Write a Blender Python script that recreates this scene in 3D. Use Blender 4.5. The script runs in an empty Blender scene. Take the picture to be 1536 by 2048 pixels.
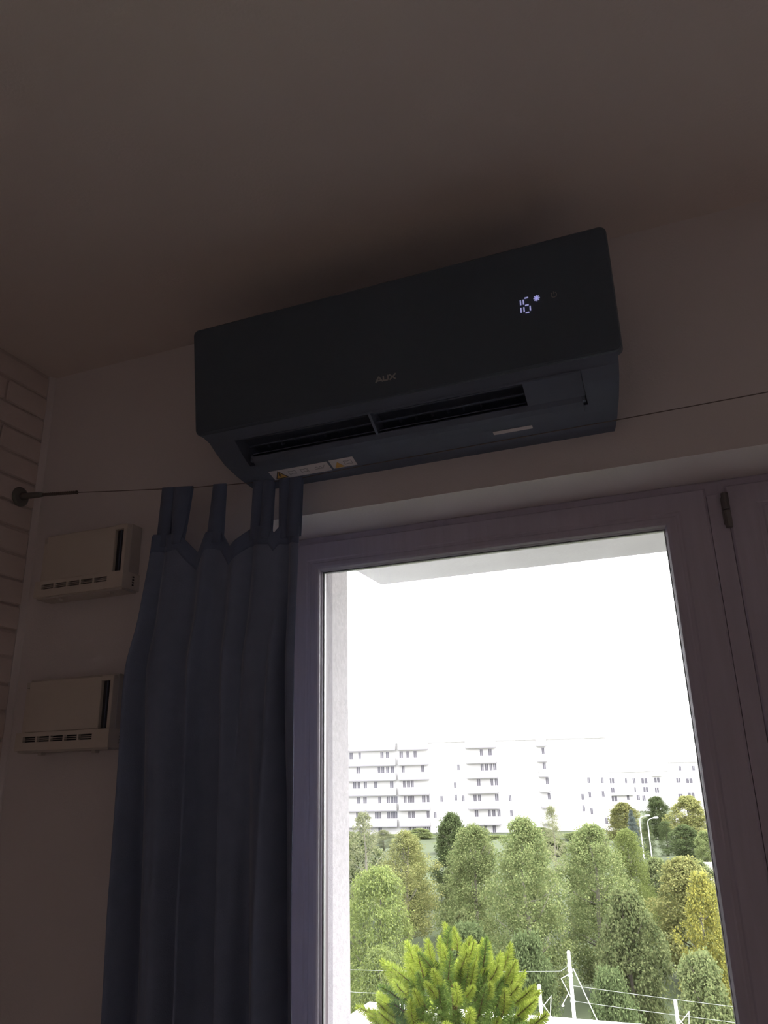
import bpy, bmesh, math, random
import numpy as np
from mathutils import Vector, Matrix

scene = bpy.context.scene
col = scene.collection
random.seed(7)
rng = np.random.default_rng(11)

# ------------------------------------------------------------------ camera
# world: x along the window wall, y=0 inner wall face (outside is +y), z up, metres
cam_d = bpy.data.cameras.new('camera')
cam_d.sensor_fit = 'HORIZONTAL'
cam_d.sensor_width = 36.0
cam_d.lens = 36.0 * 1564.75 / 1536.0
cam_d.clip_start = 0.05
cam_d.clip_end = 2000
cam = bpy.data.objects.new('camera', cam_d)
col.objects.link(cam)
yaw, pitch, roll = math.radians(21.267), math.radians(18.9037), math.radians(-1.3668)
fw = Vector((-math.sin(yaw) * math.cos(pitch), math.cos(yaw) * math.cos(pitch), math.sin(pitch)))
rt0 = Vector((math.cos(yaw), math.sin(yaw), 0))
up0 = rt0.cross(fw)
rt = rt0 * math.cos(roll) + up0 * math.sin(roll)
up = up0 * math.cos(roll) - rt0 * math.sin(roll)
m = Matrix((rt, up, -fw)).transposed().to_4x4()
m.translation = Vector((1.4225, -1.3551, 1.6095))
cam.matrix_world = m
scene.camera = cam

# ------------------------------------------------------------------ sky, sun, exposure
world = bpy.data.worlds.new('world')
scene.world = world
world.use_nodes = True
bgn = world.node_tree.nodes['Background']
bgn.inputs['Color'].default_value = (1.0, 0.985, 0.99, 1)      # bright white overcast sky
bgn.inputs['Strength'].default_value = 3.4
sun_d = bpy.data.lights.new('sun', 'SUN')
sun_d.energy = 4.5
sun_d.angle = math.radians(14)                                   # hazy sun
sun_d.color = (1.0, 0.95, 0.86)
sun = bpy.data.objects.new('sun', sun_d)
col.objects.link(sun)
sun.rotation_euler = Vector((0.55, 0.32, 0.78)).to_track_quat('Z', 'Y').to_euler()
# sampling portal for the sky light that comes in through the window opening (gives no light itself)
por_d = bpy.data.lights.new('window_portal', 'AREA')
por_d.shape = 'RECTANGLE'
por_d.size, por_d.size_y = 2.8, 2.2
por_d.cycles.is_portal = True
por = bpy.data.objects.new('window_portal', por_d)
col.objects.link(por)
por.location = (1.96, 0.43, 1.1)
por.rotation_euler = (math.radians(-90), 0, 0)
scene.view_settings.view_transform = 'Standard'
scene.view_settings.look = 'None'
scene.view_settings.gamma = 1.0
scene.view_settings.use_curve_mapping = False
scene.view_settings.exposure = 1.26
scene.cycles.max_bounces = 12
scene.cycles.diffuse_bounces = 8
scene.cycles.transparent_max_bounces = 16
scene.cycles.use_denoising = True

# ------------------------------------------------------------------ materials
def mat(name, color, rough=0.6, noise=0.0, nscale=20.0, bump=0.0, bscale=200.0, spec=0.4, metal=0.0,
        sheen=0.0, emit=None, estr=0.0, stretch=None):
    mt = bpy.data.materials.new(name)
    mt.use_nodes = True
    nt = mt.node_tree
    b = nt.nodes['Principled BSDF']
    b.inputs['Base Color'].default_value = (*color, 1)
    b.inputs['Roughness'].default_value = rough
    b.inputs['Specular IOR Level'].default_value = spec
    b.inputs['Metallic'].default_value = metal
    if sheen:
        b.inputs['Sheen Weight'].default_value = sheen
        b.inputs['Sheen Roughness'].default_value = 0.45
    if emit:
        b.inputs['Emission Color'].default_value = (*emit, 1)
        b.inputs['Emission Strength'].default_value = estr
    tc = nt.nodes.new('ShaderNodeTexCoord')
    vec = tc.outputs['Object']
    if stretch:
        mp = nt.nodes.new('ShaderNodeMapping')
        mp.inputs['Scale'].default_value = stretch
        nt.links.new(vec, mp.inputs['Vector'])
        vec = mp.outputs['Vector']
    if noise > 0:
        n = nt.nodes.new('ShaderNodeTexNoise')
        n.inputs['Scale'].default_value = nscale
        n.inputs['Detail'].default_value = 4
        nt.links.new(vec, n.inputs['Vector'])
        mx = nt.nodes.new('ShaderNodeMix')
        mx.data_type = 'RGBA'
        mx.inputs['A'].default_value = (*[max(0, c * (1 - noise)) for c in color], 1)
        mx.inputs['B'].default_value = (*[min(1, c * (1 + noise)) for c in color], 1)
        nt.links.new(n.outputs['Fac'], mx.inputs['Factor'])
        nt.links.new(mx.outputs['Result'], b.inputs['Base Color'])
    if bump > 0:
        n2 = nt.nodes.new('ShaderNodeTexNoise')
        n2.inputs['Scale'].default_value = bscale
        n2.inputs['Detail'].default_value = 3
        nt.links.new(vec, n2.inputs['Vector'])
        bp = nt.nodes.new('ShaderNodeBump')
        bp.inputs['Strength'].default_value = bump
        bp.inputs['Distance'].default_value = 0.002
        nt.links.new(n2.outputs['Fac'], bp.inputs['Height'])
        nt.links.new(bp.outputs['Normal'], b.inputs['Normal'])
    return mt

def leaf_mat(name, c1, c2, trans=0.35):
    mt = bpy.data.materials.new(name)
    mt.use_nodes = True
    nt = mt.node_tree
    for n in list(nt.nodes):
        nt.nodes.remove(n)
    out = nt.nodes.new('ShaderNodeOutputMaterial')
    geo = nt.nodes.new('ShaderNodeNewGeometry')
    oi = nt.nodes.new('ShaderNodeObjectInfo')
    mx = nt.nodes.new('ShaderNodeMix')
    mx.data_type = 'RGBA'
    mx.inputs['A'].default_value = (*c1, 1)
    mx.inputs['B'].default_value = (*c2, 1)
    nt.links.new(geo.outputs['Random Per Island'], mx.inputs['Factor'])
    hs = nt.nodes.new('ShaderNodeHueSaturation')
    mr = nt.nodes.new('ShaderNodeMapRange')
    mr.inputs['To Min'].default_value = 0.82
    mr.inputs['To Max'].default_value = 1.18
    nt.links.new(oi.outputs['Random'], mr.inputs['Value'])
    nt.links.new(mr.outputs['Result'], hs.inputs['Value'])
    nt.links.new(mx.outputs['Result'], hs.inputs['Color'])
    d = nt.nodes.new('ShaderNodeBsdfDiffuse')
    t = nt.nodes.new('ShaderNodeBsdfTranslucent')
    ms = nt.nodes.new('ShaderNodeMixShader')
    ms.inputs['Fac'].default_value = trans
    nt.links.new(hs.outputs['Color'], d.inputs['Color'])
    nt.links.new(hs.outputs['Color'], t.inputs['Color'])
    nt.links.new(d.outputs[0], ms.inputs[1])
    nt.links.new(t.outputs[0], ms.inputs[2])
    nt.links.new(ms.outputs[0], out.inputs['Surface'])
    return mt

def glass_mat(name, tint=(0.985, 0.99, 0.99)):
    mt = bpy.data.materials.new(name)
    mt.use_nodes = True
    nt = mt.node_tree
    for n in list(nt.nodes):
        nt.nodes.remove(n)
    out = nt.nodes.new('ShaderNodeOutputMaterial')
    tr = nt.nodes.new('ShaderNodeBsdfTransparent')
    tr.inputs['Color'].default_value = (*tint, 1)
    gl = nt.nodes.new('ShaderNodeBsdfGlossy')
    gl.inputs['Roughness'].default_value = 0.02
    fr = nt.nodes.new('ShaderNodeFresnel')
    fr.inputs['IOR'].default_value = 1.45
    ms = nt.nodes.new('ShaderNodeMixShader')
    nt.links.new(fr.outputs[0], ms.inputs['Fac'])
    nt.links.new(tr.outputs[0], ms.inputs[1])
    nt.links.new(gl.outputs[0], ms.inputs[2])
    nt.links.new(ms.outputs[0], out.inputs['Surface'])
    return mt

M = {}
M['plaster'] = mat('white_wall_paint', (0.75, 0.70, 0.71), 0.85, 0.03, 3, 0.25, 260, 0.2)
M['taupe'] = mat('taupe_wall_paint', (0.40, 0.36, 0.35), 0.85, 0.03, 3, 0.2, 260, 0.2)
M['ceiling'] = mat('ceiling_paint', (0.76, 0.69, 0.665), 0.9, 0.03, 2, 0.2, 200, 0.2)
M['brick'] = mat('painted_brick', (0.68, 0.59, 0.565), 0.8, 0.10, 14, 0.6, 90, 0.2)
M['mortar'] = mat('brick_mortar', (0.60, 0.52, 0.50), 0.9, 0.10, 30, 0.6, 150, 0.1)
M['floor'] = mat('oak_floor', (0.30, 0.225, 0.17), 0.5, 0.25, 4, 0.1, 60, 0.4, stretch=(1, 8, 1))
M['frame'] = mat('glare_lifted_brown_laminate', (0.52, 0.475, 0.575), 0.38, 0.12, 12, 0.15, 60, 0.5, stretch=(6, 6, 0.6))  # brown laminate with lens glare put into its colour as a mauve lift
M['outlam'] = mat('outer_brown_laminate', (0.12, 0.09, 0.105), 0.5, 0.1, 12)
M['gasket'] = mat('rubber_gasket', (0.05, 0.045, 0.05), 0.6)
M['spacer'] = mat('aluminium_spacer', (0.72, 0.71, 0.72), 0.4, metal=0.3)
M['hinge'] = mat('hinge_cover', (0.22, 0.20, 0.20), 0.35, metal=0.5)
M['glass'] = glass_mat('window_glass')
M['stucco'] = mat('exterior_stucco', (0.55, 0.525, 0.545), 0.9, 0.22, 90, 1.0, 160, 0.1)
M['stucco_grey'] = mat('grey_render', (0.38, 0.36, 0.385), 0.9, 0.2, 50, 0.8, 200, 0.1)
M['concrete'] = mat('balcony_concrete', (0.37, 0.36, 0.38), 0.9, 0.14, 6, 0.5, 60, 0.1)
M['coping'] = mat('white_coping', (0.80, 0.78, 0.78), 0.5, 0.04, 8)
M['tile'] = mat('balcony_floor_tile', (0.82, 0.80, 0.79), 0.6, 0.05, 10)
M['acblack'] = mat('matt_black_plastic', (0.078, 0.102, 0.140), 0.42, 0.05, 60, 0.1, 600, 0.4)
M['acbody'] = mat('charcoal_plastic', (0.125, 0.150, 0.215), 0.45, 0.05, 60, 0.05, 500, 0.4)
M['acdark'] = mat('duct_black', (0.15, 0.175, 0.25), 0.6)
M['led'] = mat('led_segment', (0.5, 0.5, 0.8), 0.5, emit=(0.55, 0.55, 1.0), estr=0.19)
M['power'] = mat('grey_print', (0.30, 0.28, 0.29), 0.5)
M['logo'] = mat('silver_lettering', (0.40, 0.38, 0.39), 0.4, metal=0.2)
M['sticker'] = mat('white_sticker', (0.72, 0.68, 0.70), 0.6, 0.03, 40)
M['orange'] = mat('warning_yellow', (0.75, 0.45, 0.12), 0.6)
M['ink'] = mat('sticker_ink', (0.05, 0.05, 0.06), 0.7)
M['inkgrey'] = mat('sticker_grey_ink', (0.35, 0.34, 0.36), 0.7)
M['cream'] = mat('cream_plastic', (0.67, 0.605, 0.545), 0.5, 0.03, 20, 0.0)
M['cream2'] = mat('darker_cream_plastic', (0.54, 0.495, 0.465), 0.5, 0.04, 20, 0.0)  # darker cream for housing, slats and under parts
M['dark'] = mat('dark_slot', (0.045, 0.045, 0.055), 0.6)
M['steel'] = mat('brushed_steel', (0.20, 0.20, 0.19), 0.45, 0.1, 40, metal=0.5)
M['wire'] = mat('steel_cable', (0.16, 0.13, 0.12), 0.5, metal=0.4)
M['velvet'] = mat('navy_velvet', (0.20, 0.24, 0.36), 0.85, 0.14, 30, 0.3, 400, 0.15, sheen=0.25)
M['velvet2'] = mat('navy_velvet_band', (0.145, 0.18, 0.29), 0.85, 0.1, 30, 0.3, 400, 0.15, sheen=0.15)
M['bldg'] = mat('pale_facade', (0.47, 0.455, 0.46), 0.8, 0.03, 0.3)
M['bldg2'] = mat('pale_balcony', (0.50, 0.487, 0.492), 0.8, 0.03, 0.5)
M['bglass'] = mat('far_window_glass', (0.085, 0.08, 0.10), 0.35, 0.2, 1)
M['bframe'] = mat('far_window_frame', (0.55, 0.53, 0.56), 0.6)
M['slabshade'] = mat('grey_soffit_shade', (0.22, 0.21, 0.23), 0.7, 0.1, 0.5)  # grey that stands in for the shade under the balcony slabs
M['ground'] = mat('grassy_ground', (0.032, 0.044, 0.017), 0.95, 0.4, 0.3)
M['bark'] = mat('grey_bark', (0.15, 0.14, 0.11), 0.9, 0.3, 6)
M['bark2'] = mat('dark_bark', (0.08, 0.07, 0.055), 0.9, 0.3, 6)
M['mast'] = mat('white_mast_paint', (0.75, 0.74, 0.73), 0.6, 0.08, 3)
M['cable'] = mat('overhead_wire', (0.24, 0.25, 0.24), 0.6)
M['lamp'] = mat('pale_lamp_metal', (0.72, 0.73, 0.75), 0.5)
M['pot'] = mat('terracotta_pot', (0.42, 0.19, 0.11), 0.8, 0.15, 12, 0.3, 100)
M['soil'] = mat('potting_soil', (0.05, 0.035, 0.025), 0.95, 0.3, 60, 0.6, 80)
M['twig'] = mat('spruce_twig', (0.13, 0.08, 0.035), 0.9, 0.2, 40)
M['whitewall'] = mat('white_retaining_wall', (0.75, 0.72, 0.68), 0.8, 0.05, 1)
M['l_locust'] = leaf_mat('locust_leaf', (0.100, 0.132, 0.040), (0.195, 0.225, 0.080))
M['l_birch'] = leaf_mat('birch_leaf', (0.163, 0.184, 0.068), (0.272, 0.272, 0.116))
M['l_poplar'] = leaf_mat('poplar_leaf', (0.095, 0.130, 0.052), (0.205, 0.230, 0.100))
M['l_sparse'] = leaf_mat('grey_green_leaf', (0.136, 0.150, 0.082), (0.224, 0.231, 0.136))
M['l_maple'] = leaf_mat('maple_leaf', (0.085, 0.112, 0.048), (0.175, 0.195, 0.088))
M['l_yellow'] = leaf_mat('yellowing_leaf', (0.150, 0.170, 0.060), (0.400, 0.370, 0.085))
M['l_dark'] = leaf_mat('dark_green_leaf', (0.055, 0.078, 0.034), (0.110, 0.138, 0.062))
M['l_olive'] = leaf_mat('olive_leaf', (0.125, 0.142, 0.055), (0.250, 0.245, 0.095))
M['l_spruce'] = leaf_mat('blue_spruce_needle', (0.061, 0.082, 0.075), (0.116, 0.136, 0.129), 0.1)
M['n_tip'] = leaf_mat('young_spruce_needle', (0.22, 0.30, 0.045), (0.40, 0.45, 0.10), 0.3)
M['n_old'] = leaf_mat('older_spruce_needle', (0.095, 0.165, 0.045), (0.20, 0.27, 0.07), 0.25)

# ------------------------------------------------------------------ helpers
ORG = {}

def org(o):
    return ORG.get(o.name, Vector((0, 0, 0))) if o else Vector((0, 0, 0))

def empty(name, loc=(0, 0, 0)):
    o = bpy.data.objects.new(name, None)
    o.empty_display_size = 0.05
    o.location = loc
    col.objects.link(o)
    ORG[o.name] = Vector(loc)
    return o

def tag(o, label=None, cat=None, group=None, kind=None):
    if label:
        o['label'] = label
    if cat:
        o['category'] = cat
    if group:
        o['group'] = group
    if kind:
        o['kind'] = kind
    return o

def copy_tree(o, parent=None):
    c = o.copy()
    col.objects.link(c)
    c.parent = parent
    for ch in list(o.children):
        copy_tree(ch, c)
    return c

class MB:
    def __init__(s):
        s.v, s.f = [], []
    def add(s, vs, fs):
        n = len(s.v)
        s.v += [tuple(v) for v in vs]
        s.f += [tuple(i + n for i in f) for f in fs]
        return s
    def box(s, lo, hi):
        x0, y0, z0 = lo
        x1, y1, z1 = hi
        if x0 > x1: x0, x1 = x1, x0
        if y0 > y1: y0, y1 = y1, y0
        if z0 > z1: z0, z1 = z1, z0
        return s.add([(x0, y0, z0), (x1, y0, z0), (x1, y1, z0), (x0, y1, z0), (x0, y0, z1), (x1, y0, z1), (x1, y1, z1), (x0, y1, z1)],
                     [(0, 3, 2, 1), (4, 5, 6, 7), (0, 1, 5, 4), (1, 2, 6, 5), (2, 3, 7, 6), (3, 0, 4, 7)])
    def tube(s, pts, r, n=8, cap=True):
        pts = [Vector(p) for p in pts]
        rs = r if isinstance(r, (list, tuple)) else [r] * len(pts)
        base = len(s.v)
        ref = None
        for i, p in enumerate(pts):
            d = (pts[min(i + 1, len(pts) - 1)] - pts[max(i - 1, 0)]).normalized()
            if ref is None:
                ref = d.orthogonal().normalized()
            ref = (ref - d * ref.dot(d)).normalized()
            b = d.cross(ref)
            for k in range(n):
                a = 2 * math.pi * k / n
                s.v.append(tuple(p + (ref * math.cos(a) + b * math.sin(a)) * rs[i]))
        for i in range(len(pts) - 1):
            for k in range(n):
                a, b2 = base + i * n + k, base + i * n + (k + 1) % n
                s.f.append((a, b2, b2 + n, a + n))
        if cap:
            s.f.append(tuple(base + k for k in reversed(range(n))))
            e = base + (len(pts) - 1) * n
            s.f.append(tuple(e + k for k in range(n)))
        return s
    def prism(s, poly, vec):
        """poly: list of 3-D points; extruded along vec."""
        n = len(poly)
        vec = Vector(vec)
        a = [Vector(p) for p in poly]
        vs = a + [p + vec for p in a]
        fs = [tuple(reversed(range(n))), tuple(range(n, 2 * n))]
        fs += [(i, (i + 1) % n, (i + 1) % n + n, i + n) for i in range(n)]
        return s.add(vs, fs)
    def grid(s, P):
        r, c = len(P), len(P[0])
        vs = [p for row in P for p in row]
        fs = [(i * c + j, i * c + j + 1, (i + 1) * c + j + 1, (i + 1) * c + j) for i in range(r - 1) for j in range(c - 1)]
        return s.add(vs, fs)
    def build(s, name, material, parent=None, smooth=False, bevel=0.0, seg=2, kind=None):
        o0 = org(parent)
        me = bpy.data.meshes.new(name)
        me.from_pydata([(x - o0.x, y - o0.y, z - o0.z) for x, y, z in s.v], [], s.f)
        bm = bmesh.new()
        bm.from_mesh(me)
        bmesh.ops.recalc_face_normals(bm, faces=bm.faces)
        if bevel > 0:
            es = [e for e in bm.edges if len(e.link_faces) == 2 and e.calc_face_angle(0) > 0.6]
            bmesh.ops.bevel(bm, geom=es, offset=bevel, segments=seg, profile=0.6, affect='EDGES', clamp_overlap=True)
        bm.to_mesh(me)
        bm.free()
        me.materials.append(material)
        if smooth:
            for p in me.polygons:
                p.use_smooth = True
        o = bpy.data.objects.new(name, me)
        col.objects.link(o)
        if parent:
            o.parent = parent
            ORG[o.name] = o0
        if kind:
            o['kind'] = kind
        return o

def struct(o):
    o['kind'] = 'structure'
    return o

def interp(x, xs, ys):
    return float(np.interp(x, xs, ys))

# ------------------------------------------------------------------ the room
RX, RY, H = 3.7, -3.6, 2.6
OPL, OPR, OPB, OPT = 0.60, 3.34, 0.06, 2.126        # window opening, inside; widened to the right to let in more light
struct(MB().box((-0.2, RY - 0.2, -0.15), (RX + 0.2, 0.2, 0.0)).build('floor', M['floor']))
struct(MB().box((-0.2, RY - 0.2, H), (RX + 0.2, 0.2, H + 0.15)).build('ceiling', M['ceiling']))
wb = MB()
wb.box((-0.2, 0, 0), (OPL, 0.2, H)).box((OPR, 0, 0), (RX + 0.2, 0.2, H))
wb.box((OPL, 0, OPT), (OPR, 0.2, H)).box((OPL, 0, 0), (OPR, 0.2, OPB))
struct(wb.build('wall_back', M['plaster']))
struct(MB().box((-0.2, RY - 0.2, 0), (RX + 0.2, RY, H)).build('wall_front', M['taupe']))
struct(MB().box((RX, RY, 0), (RX + 0.2, 0, H)).build('wall_right', M['plaster']))
wall_left = struct(MB().box((-0.2, RY, 0), (-0.006, 0, H)).build('wall_left', M['mortar']))
# individual bricks of the part that is seen
bh, joint = 0.0588, 0.006
def brick_mesh(length, i):
    b = MB().box((-0.008, -length, 0), (0.0, 0, bh - joint))
    o = b.build('brick_tmp', M['brick'], bevel=0.0025, seg=1)
    me = o.data
    for v in me.vertices:
        v.co.x += random.uniform(-0.0012, 0.0012) if v.co.x > -0.005 else 0
        v.co.z += random.uniform(-0.0008, 0.0008)
    bpy.data.objects.remove(o)
    me.name = 'brick'
    return me
bm_full = [brick_mesh(0.243, i) for i in range(4)]
bm_half = [brick_mesh(0.118, i) for i in range(2)]
z = H - 0.004 - bh
row = 0
while z > 0.85:
    y = -0.016
    k = 0
    while y > -1.95:
        if k == 0 and row % 2:
            me, L = random.choice(bm_half), 0.118
        else:
            me, L = random.choice(bm_full), 0.243
        o = bpy.data.objects.new('brick', me)
        col.objects.link(o)
        o.parent = wall_left
        o.location = (random.uniform(-0.0015, 0.001), y, z)
        y -= L + joint
        k += 1
    z -= bh
    row += 1
# plaster bead that closes the corner between brick and plaster
struct(MB().prism([(-0.010, 0, 0), (-0.010, -0.016, 0), (-0.002, -0.015, 0), (0.004, -0.004, 0), (0.005, 0, 0)], (0, 0, H)).build('trim_1', M['plaster']))

# exterior skin of the wall
we = MB()
XL = 0.640
we.box((-0.2, 0.2, -0.3), (XL, 0.39, 3.0)).box((OPR - 0.03, 0.2, -0.3), (RX + 0.2, 0.39, 3.0))
we.box((XL, 0.2, 2.135), (OPR - 0.03, 0.39, 3.0)).box((XL, 0.2, -0.3), (OPR - 0.03, 0.39, 0.02))
struct(we.build('wall_outside', M['stucco']))
struct(MB().box((XL, 0.21, 0.02), (XL + 0.003, 0.297, 2.135)).build('trim_2', M['stucco_grey']))

# ------------------------------------------------------------------ window (a pair of tall balcony sashes, plus an unseen third added for light)
win = struct(empty('window_1', (OPL, 0.14, OPB)))
def rail_frame(x0, x1, z0, z1, w, y0, y1, name, material, parent, wb_=None, bevel=0.004):
    wbm = w if wb_ is None else wb_
    b = MB()
    b.box((x0, y0, z0), (x0 + w, y1, z1)).box((x1 - w, y0, z0), (x1, y1, z1))
    b.box((x0 + w, y0, z1 - w), (x1 - w, y1, z1)).box((x0 + w, y0, z0), (x1 - w, y1, z0 + wbm))
    return b.build(name, material, parent, bevel=bevel, seg=2)
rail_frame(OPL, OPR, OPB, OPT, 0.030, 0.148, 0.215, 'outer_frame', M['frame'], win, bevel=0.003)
for mx0, mx1 in ((1.4838, 1.5152), (2.4305, 2.4695)):  # the second mullion carries the added third sash
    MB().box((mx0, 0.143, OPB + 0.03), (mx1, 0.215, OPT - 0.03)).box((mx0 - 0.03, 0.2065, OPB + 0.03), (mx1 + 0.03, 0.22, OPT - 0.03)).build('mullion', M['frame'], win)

def sash(gx0, gx1, gz0, gz1, sw):
    """gx/gz: edge of the visible inner face opening."""
    x0, x1, z0, z1 = gx0 - sw, gx1 + sw, gz0 - 0.10, gz1 + 0.062
    prof = [(0.0, 0.140 + 0.004), (0.004, 0.140)]
    s = MB()
    # four mitred members with a rounded inner edge, profile given as (inset toward the glass, y)
    def ring(inset_out, y):
        return inset_out, y
    outer = (x0, x1, z0, z1)
    inner = (gx0, gx1, gz0, gz1)
    def loop(t, y):
        xa = outer[0] + (inner[0] - outer[0]) * t if t <= 1 else inner[0] + (t - 1)
        xb = outer[1] + (inner[1] - outer[1]) * t if t <= 1 else inner[1] - (t - 1)
        za = outer[2] + (inner[2] - outer[2]) * t if t <= 1 else inner[2] + (t - 1)
        zb = outer[3] + (inner[3] - outer[3]) * t if t <= 1 else inner[3] - (t - 1)
        return [(xa, y, za), (xb, y, za), (xb, y, zb), (xa, y, zb)]
    loops = [loop(0, 0.206), loop(0, 0.144), loop(0.05, 0.140), loop(0.62, 0.140), loop(0.66, 0.1418), loop(0.74, 0.1418),
             loop(0.78, 0.140), loop(0.90, 0.1405), loop(0.97, 0.1425), loop(0.995, 0.1465), loop(1.0, 0.153)]
    vs = [v for l in loops for v in l]
    fs = []
    for i in range(len(loops) - 1):
        for k in range(4):
            a, b = i * 4 + k, i * 4 + (k + 1) % 4
            fs.append((a, b, b + 4, a + 4))
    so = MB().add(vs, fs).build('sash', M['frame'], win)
    def ringmesh(name, ls, material):
        vv = [v for l in ls for v in l]
        ff = []
        for i in range(len(ls) - 1):
            for k in range(4):
                a, b = i * 4 + k, i * 4 + (k + 1) % 4
                ff.append((a, b, b + 4, a + 4))
        return MB().add(vv, ff).build(name, material, so)
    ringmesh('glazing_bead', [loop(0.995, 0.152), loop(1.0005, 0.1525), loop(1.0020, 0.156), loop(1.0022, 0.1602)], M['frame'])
    ringmesh('gasket', [loop(1.0010, 0.1595), loop(1.0030, 0.1597), loop(1.0032, 0.1604)], M['gasket'])
    ringmesh('spacer', [loop(1.0, 0.1622), loop(1.0045, 0.1622), loop(1.0045, 0.1698), loop(1.0, 0.1698)], M['spacer'])
    ringmesh('outer_lip', [loop(0.90, 0.1722), loop(0.93, 0.1722), loop(0.91, 0.206), loop(0.0, 0.206)], M['outlam'])
    for y in (0.1606, 0.1702):
        MB().box((gx0 - 0.006, y, gz0 - 0.006), (gx1 + 0.006, y + 0.001, gz1 + 0.005)).build('pane', M['glass'], so)
    return so
GT = 2.049
sash(0.683, 1.4055, 0.24, GT, 0.0775)
sash(1.594, 2.352, 0.24, GT, 0.078)
sash(2.548, 3.240, 0.24, GT, 0.078)  # unseen extra sash, added to let more daylight into the room
# hinge of the right-hand sash
hb = MB().tube([(1.514, 0.133, 2.028), (1.514, 0.133, 2.060)], 0.0065, 12).tube([(1.514, 0.133, 2.062), (1.514, 0.133, 2.094)], 0.0065, 12)
hb.box((1.506, 0.136, 2.036), (1.520, 0.142, 2.088))
hb.build('hinge', M['hinge'], win, bevel=0.001)

# ------------------------------------------------------------------ balcony
BX0, BX1, BYF = 0.37, 3.9, 1.30
struct(MB().box((BX0, 0.39, 2.30), (BX1, BYF, 2.46)).build('balcony_slab_above', M['concrete']))
struct(MB().box((BX0 - 0.08, 0.39, -0.20), (BX1, BYF, -0.02)).build('balcony_floor', M['tile']))
pw = MB()
pw.box((BX0 - 0.065, 0.39, -0.02), (BX0 - 0.005, BYF, 0.905)).box((BX0 - 0.005, BYF - 0.06, -0.02), (BX1, BYF - 0.005, 0.905))
struct(pw.build('balcony_parapet', M['stucco']))
cp = MB().prism([(BX0 - 0.075, 0.39, 0.905), (BX0 + 0.005, 0.39, 0.905), (BX0 + 0.005, BYF - 0.072, 0.905), (BX1, BYF - 0.072, 0.905), (BX1, BYF + 0.006, 0.905), (BX0 - 0.075, BYF + 0.006, 0.905)], (0, 0, 0.032))
struct(cp.build('balcony_coping', M['coping'], bevel=0.003))

# ------------------------------------------------------------------ ground outside
GYS = [0, 38, 60, 80, 98, 130, 320]
GZS = [-13.5, -13.5, -12.0, -9.6, -7.5, -7.6, -8.4]
def gz(y):
    return interp(y, GYS, GZS)
P = []
for y in list(range(2, 100, 7)) + list(range(100, 321, 20)):
    P.append([(x, y, gz(y) + 0.25 * math.sin(x * 0.31 + y * 0.2)) for x in range(-170, 121, 10)])
struct(MB().grid(P).build('ground', M['ground'], smooth=True))

# ------------------------------------------------------------------ air conditioner
AX0, AX1 = 0.5636, 1.3836
PT, PB = Vector((0, -0.200, 2.485)), Vector((0, -0.1714, 2.2618))
pdir = (PB - PT)
plen = pdir.length
pd = pdir / plen
pn = Vector((0, pd.z, -pd.y))               # outward normal of the front panel (towards the room)
if pn.y > 0:
    pn = -pn
def pan(x, z, off=0.0):
    """point on the front panel at world x and height z"""
    s = (z - PT.z) / pd.z
    p = PT + pd * s + pn * off
    return Vector((x, p.y, p.z))
ac = tag(empty('air_conditioner', (0.97, 0, 2.195)), 'matt black split air conditioner above the window with lit digits 16', 'air conditioner')
# front panel: rounded rectangle, bevelled
def rrect(x0, x1, z0, z1, r, n=6):
    out = []
    for cx, cz, a0 in ((x1 - r, z1 - r, 0), (x0 + r, z1 - r, 90), (x0 + r, z0 + r, 180), (x1 - r, z0 + r, 270)):
        for k in range(n + 1):
            a = math.radians(a0 + 90 * k / n)
            out.append((cx + r * math.cos(a), cz + r * math.sin(a)))
    return out
fp = MB()
def ploop(inset, off, r):
    return [pan(x, zz, off) for x, zz in rrect(AX0 + inset, AX1 - inset, PB.z + inset, PT.z - inset, r)]
loops = [ploop(0.006, -0.030, 0.006), ploop(0.0, -0.024, 0.011), ploop(0.0, -0.006, 0.011), ploop(0.0012, -0.002, 0.011), ploop(0.004, 0.0, 0.010)]
n = len(loops[0])
vs = [v for l in loops for v in l]
fs = [tuple(range(4 * n, 5 * n)), tuple(reversed(range(n)))]
for i in range(4):
    for k in range(n):
        fs.append((i * n + k, i * n + (k + 1) % n, (i + 1) * n + (k + 1) % n, (i + 1) * n + k))
fp.add(vs, fs)
panel = fp.build('front_panel', M['acblack'], ac)
# housing behind the panel
MB().prism([(0.612, 0, 2.262), (1.344, 0, 2.262), (1.3745, -0.168, 2.262), (0.574, -0.168, 2.262)], (0, 0, 0.212)).build('housing', M['acbody'], ac, bevel=0.008, seg=3)
MB().box((AX0 + 0.05, -0.03, 2.4741), (AX1 - 0.05, -0.15, 2.480)).build('intake_grille', M['acdark'], ac)
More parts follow.
